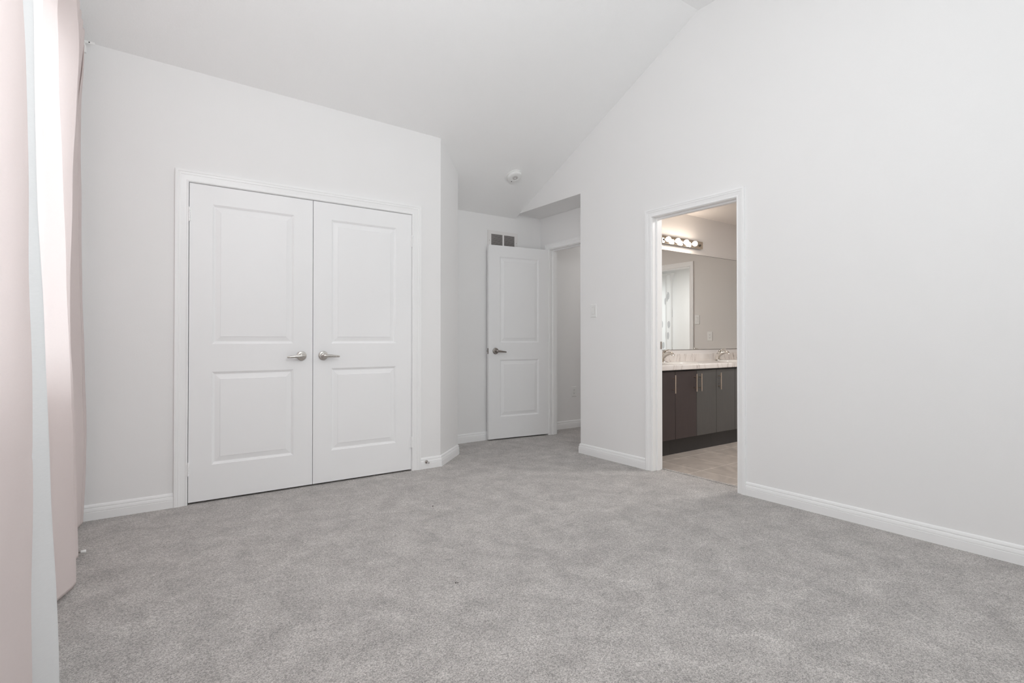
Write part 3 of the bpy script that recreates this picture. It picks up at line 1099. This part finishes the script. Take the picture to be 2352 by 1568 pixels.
sheer_cols = [(0.55, K(-.318)), (0.7, K(-.325)), (0.85, K(-.315)), (1.0, K(-.325)), (1.15, K(-.315)), (1.3, K(-.325)), (1.45, K(-.316)), (1.6, K(-.325)), (1.75, K(-.318)), (1.86, K(-.325)), (1.915, K(-.320)), (1.945, T(sh, -.060)), (1.985, T(sh, -.016)), (2.02, T(sh, 0)), (2.05, T(sh, -.020)), (2.09, T(sh, -.060)), (2.15, K(-.318)), (2.20, K(-.325)), (2.25, K(-.312)), (2.30, K(-.325)), (2.35, K(-.315))]
t = curtain(sheer_cols, 0.025, 2.775, X_ROD2 + .015, seed=8, ruffle=.004, freq=70, wrinkle=.0008)
so = curtain_obj('sheer_curtain', t, M_sheer, 'white sheer curtain hanging between the two pink panels', (-.25, 2.02, 0))

# double curtain rod
def rod(xr, label, y1):
    o = thing('curtain_rod', label, 'curtain rod', (xr, y1, Z_ROD))
    bm = NB()
    cyl(bm, (xr, -0.2, Z_ROD), (xr, y1, Z_ROD), .0095, 20)
    put('pole', bm, M_plastic, o, 40)
    bm = NB()
    # end cap bending down towards the wall
    tube(bm, [(xr, y1 - .01, Z_ROD), (xr + .005, y1 + .010, Z_ROD - .004), (xr + .010, y1 + .020, Z_ROD - .022), (xr + .012, y1 + .022, Z_ROD - .058)], [.0115, .0125, .0125, .0125], 18)
    put('end_cap', bm, M_plastic, o, 40)
    return o
rod(X_ROD1, 'white curtain rod carrying the pink panels', 3.885)
rod(X_ROD2, 'white inner curtain rod behind, carrying the sheer', 3.80)
br = thing('curtain_bracket', 'white flat curtain-rod bracket near the closet wall', 'bracket', (XL, 3.905, Z_ROD))
bm = NB()
box(bm, XL, XL + .004, 3.885, 3.925, Z_ROD - .03, Z_ROD + .014, .001, 1)
put('wall_plate', bm, M_plastic, br)
bm = NB()
box(bm, XL + .003, -.196, 3.902, 3.906, Z_ROD - .002, Z_ROD + .013, .001, 1)
put('arm', bm, M_plastic, br)
bm = NB()
cyl(bm, (-.222, 3.9025, Z_ROD + .006), (-.222, 3.9012, Z_ROD + .006), .0035, 12)
put('screw_hole', bm, M_black, br)

# ------------------------------------------------------------------ bathroom vanity
YV = 3.07
ZD0, ZD1 = 0.150, 0.762
EDG = [3.679, 3.9925, 4.3065, 4.620, 4.933, 5.247, 5.560]
def pull(parent, x):
    bm = NB()
    cyl(bm, (x, YV - .029, .568), (x, YV - .029, .732), .0055, 16, .0006)
    for z in (.600, .700):
        cyl(bm, (x, YV - .029, z), (x, YV + .001, z), .0045, 12)
    return put('handle', bm, M_brass, parent, 40)
def cabinet(x0, x1, doors, label):
    root = thing('vanity_cabinet', label, 'cabinet', ((x0 + x1) / 2, YV + .25, 0), 'vanity cabinet units')
    bm = NB()
    # open-topped carcass: two sides, bottom, back, face rails
    box(bm, x0 + .0005, x0 + .017, YV + .020, 3.588, .145, .760)
    box(bm, x1 - .017, x1 - .0005, YV + .020, 3.588, .145, .760)
    box(bm, x0 + .017, x1 - .017, YV + .020, 3.588, .145, .162)
    box(bm, x0 + .017, x1 - .017, 3.574, 3.588, .162, .760)
    put('body', bm, M_cab, root)
    bm = NB()
    box(bm, x0 + .0005, x1 - .0005, YV + .0205, YV + .036, .7605, .7755)
    put('shadow_gap_rail', bm, M_kick, root)  # near-black colour paints in the shadow line under the counter
    bm = NB()
    box(bm, x0 + .0005, x1 - .0005, YV + .062, YV + .078, 0.0, .145)
    put('toe_kick', bm, M_kick, root)
    for a, b, hx in doors:
        bm = NB()
        box(bm, a + .0018, b - .0018, YV, YV + .0185, ZD0, ZD1, .0012, 1)
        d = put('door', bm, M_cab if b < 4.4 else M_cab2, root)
        if hx is not None:
            pull(d, hx)
    return root
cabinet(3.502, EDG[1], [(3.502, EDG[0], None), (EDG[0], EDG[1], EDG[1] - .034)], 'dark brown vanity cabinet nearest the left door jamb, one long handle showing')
cabinet(EDG[1], EDG[3], [(EDG[1], EDG[2], EDG[2] - .036), (EDG[2], EDG[3], EDG[2] + .038)], 'vanity cabinet with one dark brown door and one painted with a grey reflection, handles side by side')
cabinet(EDG[3], EDG[4], [(EDG[3], EDG[4], EDG[3] + .034)], 'narrow vanity cabinet with painted grey reflection, right of the paired handles')
cabinet(EDG[4], 5.56, [(EDG[4], EDG[5], EDG[5] - .036), (EDG[5], 5.56, EDG[5] + .036)], 'vanity cabinet with painted grey reflection at the right door jamb, only a sliver showing')
cabinet(5.56, 6.068, [(5.56, 5.81, 5.56 + .034), (5.81, 6.068, None)], 'vanity cabinet with painted grey reflection hidden behind the right door jamb')

# counter with two oval cut-outs
ZT = 0.822
SINKS = [(4.3065, 3.250), (5.247, 3.250)]
RX, RY = 0.238, 0.158
def ell(c, k, n=48, rx=RX, ry=RY):
    a = 2 * PI * k / n
    return (c[0] + rx * math.cos(a), c[1] + ry * math.sin(a))
ct = thing('countertop', 'grey-veined marble countertop over the dark vanity cabinets', 'countertop', (4.78, 3.32, .775))
bm = NB()
loops = [[(3.502, 3.055), (6.068, 3.055), (6.068, 3.572), (3.502, 3.572)]] + [[ell(c, k) for k in range(48)] for c in SINKS]
slab(bm, loops, lambda s, y, t: (s, y, t), .776, ZT)
# rolled front edge
box(bm, 3.502, 6.068, 3.043, 3.060, .7762, ZT - .0002, .008, 4)
put('slab', bm, M_marble, ct, 30)
bm = NB()
box(bm, 3.502, 6.068, 3.572, 3.5895, ZT - .03, .898, .003, 2)
put('backsplash', bm, M_marble, ct)

def sink(c, label):
    o = thing('sink', label, 'sink', (c[0], c[1], ZT))
    bm = NB()
    t = bmesh.new()
    prof = [(1.075, .0003), (1.075, .003), (1.055, .0055), (1.02, .006), (.985, .003), (.96, -.01), (.90, -.06), (.72, -.105), (.40, -.125), (.10, -.128)]
    rings = []
    for f, dz in prof:
        rings.append([t.verts.new((*ell(c, k, 48, RX * f, RY * f), ZT + dz)) for k in range(48)])
    for a, b in zip(rings[:-1], rings[1:]):
        for k in range(48):
            t.faces.new((a[k], a[(k + 1) % 48], b[(k + 1) % 48], b[k]))
    t.faces.new(rings[-1])
    merge(bm, t)
    put('basin', bm, M_sink, o, 50)
    bm = NB()
    cyl(bm, (c[0], c[1], ZT - .128), (c[0], c[1], ZT - .124), .022, 20)
    put('drain', bm, M_chrome, o)
    return o
sink(SINKS[0], 'oval cream drop-in sink nearest the left door jamb')
sink(SINKS[1], 'oval cream drop-in sink under the right-hand faucet')

def faucet(x, y, label):
    o = thing('faucet', label, 'faucet', (x, y, ZT))
    bm = NB()
    # deck plate
    t = bmesh.new()
    lathe(bm, [(0, 0), (1, 0), (1, .6), (.8, 1), (0, 1)], Matrix.Translation((x, y, ZT + .0003)) @ Matrix.Diagonal((.078, .027, .012, 1)), 32)
    # body rising and leaning to the front, then the spout
    tube(bm, [(x, y + .006, ZT + .005), (x, y + .002, ZT + .04), (x, y - .008, ZT + .068), (x, y - .022, ZT + .085)], [.030, .027, .026, .024], 20)
    tube(bm, [(x, y - .004, ZT + .052), (x, y - .04, ZT + .078), (x, y - .08, ZT + .093), (x, y - .112, ZT + .093), (x, y - .128, ZT + .080)], [.021, .0195, .0175, .0155, .0145], 20)
    put('spout', bm, M_chrome, o, 50)
    bm = NB()
    tube(bm, [(x, y - .022, ZT + .083), (x, y - .026, ZT + .098), (x, y - .018, ZT + .112)], [.024, .026, .018], 20)
    tube(bm, [(x, y - .020, ZT + .106), (x, y - .045, ZT + .119), (x, y - .075, ZT + .127), (x, y - .092, ZT + .129)], [.013, .014, .013, .008], 16, (1.3, .55))
    put('lever', bm, M_chrome, o, 50)
    bm = NB()
    cyl(bm, (x, y - .128, ZT + .080), (x, y - .131, ZT + .070), .0145, 16)
    put('aerator', bm, M_chrome, o, 40)
    return o
faucet(4.318, 3.475, 'chrome single-lever faucet half hidden by the left door jamb')
faucet(5.262, 3.475, 'chrome single-lever faucet near the right door jamb')

# mirror and vanity light
bm = NB()
box(bm, 3.62, 6.02, 3.584, 3.5895, .946, 1.983)
mi = put('wall_mirror', bm, M_mirror, None, False, (4.82, 3.59, .946))
for z0, z1 in ((1.983, 1.9855), (.9435, .946)):
    bm = NB()
    box(bm, 3.62, 6.02, 3.583, 3.5895, z0, z1)
    put('edge_channel', bm, M_dark, mi)
tag(mi, 'large frameless mirror above the bathroom counter', 'mirror')

vl = thing('vanity_light', 'vanity light bar with four glowing globe bulbs above the mirror', 'light fixture', (4.765, 3.59, 2.09))
bm = NB()
box(bm, 4.420, 5.108, 3.555, 3.5905, 2.047, 2.127, .003, 2)
put('back_plate', bm, M_plate, vl)
for i, bx in enumerate((4.470, 4.625, 4.766, 4.912)):
    bm = NB()
    MB = Matrix.Translation((bx, 3.555, 2.083)) @ Vector((0, -1, 0)).to_track_quat('Z', 'Y').to_matrix().to_4x4()
    lathe(bm, [(0, -.0005), (.019, -.0005), (.017, .006), (.013, .012), (0, .012)], MB, 24)
    put('socket', bm, M_chrome, vl, 40)
    bm = NB()
    r = .0265
    prof = [(0.010, .010)] + [(r * math.sin(a), .038 - r * math.cos(a)) for a in [math.radians(25 + 155 * k / 12) for k in range(12)]] + [(0, .038 + r)]
    lathe(bm, prof, MB, 28)
    put('bulb', bm, M_bulb, vl, True)
for fx in (4.479, 5.052):
    bm = NB()
    MB = Matrix.Translation((fx if fx > 5 else 4.447, 3.555, 2.083)) @ Vector((0, -1, 0)).to_track_quat('Z', 'Y').to_matrix().to_4x4()
    lathe(bm, [(0, -.0005), (.011, -.0005), (.011, .006), (.007, .011), (0, .012)], MB, 20)
    put('finial', bm, M_black, vl, 40)

# leaf-print curtain in the next room, seen in the mirror
cols = []
for k in range(30):
    y = -0.35 + 1.175 * k / 29
    cols.append((y, (lambda a: (lambda z: 8.20 + a))(.028 * math.sin(k * 1.9))))
t = curtain(cols, 0.05, 2.268, 8.20, sub=3, nz=40, ruffle=.012, freq=60, wrinkle=.001, seed=4, gather=.15)
lc = put('patterned_curtain', t, M_leaf, None, True, (8.2, .3, 0))
tag(lc, 'white curtain with dark leaf print, reflected in the bathroom mirror', 'curtain')
rd = NB()
cyl(rd, (8.20, -.45, 2.284), (8.20, .84, 2.284), .012, 16)
lr = put('curtain_rod', rd, M_plastic, None, 40, (8.2, .84, 2.284))
tag(lr, 'thin white rod above the leaf-print curtain', 'curtain rod')

# bits of lint on the carpet
def lint(pts, label):
    o = None
    bm = NB()
    for k, (x, y, a, l, w) in enumerate(pts):
        t = bmesh.new()
        bmesh.ops.create_icosphere(t, subdivisions=2, radius=1)
        rr = random.Random(k + 11)
        for v in t.verts:
            v.co *= rr.uniform(.75, 1.2)
        merge(bm, t, Matrix.Translation((x, y, .0022)) @ Matrix.Rotation(a, 4, 'Z') @ Matrix.Diagonal((l, w, .0024, 1)))
    o = put('lint', bm, M_lint, None, True, (pts[0][0], pts[0][1], 0))
    return tag(o, label, 'lint')
M_lint = painted('dark_fluff', (.07, .06, .055), .9, 0, 100, .1)
lint([(1.5366, 3.0259, .6, .007, .003)], 'dark scrap of lint on the carpet nearest the closet doors')
lint([(1.1357, 2.0179, .3, .0035, .0025), (1.1357 + .007, 2.0179 - .004, 1.2, .003, .002)], 'dark specks of lint on the carpet in the middle of the room')
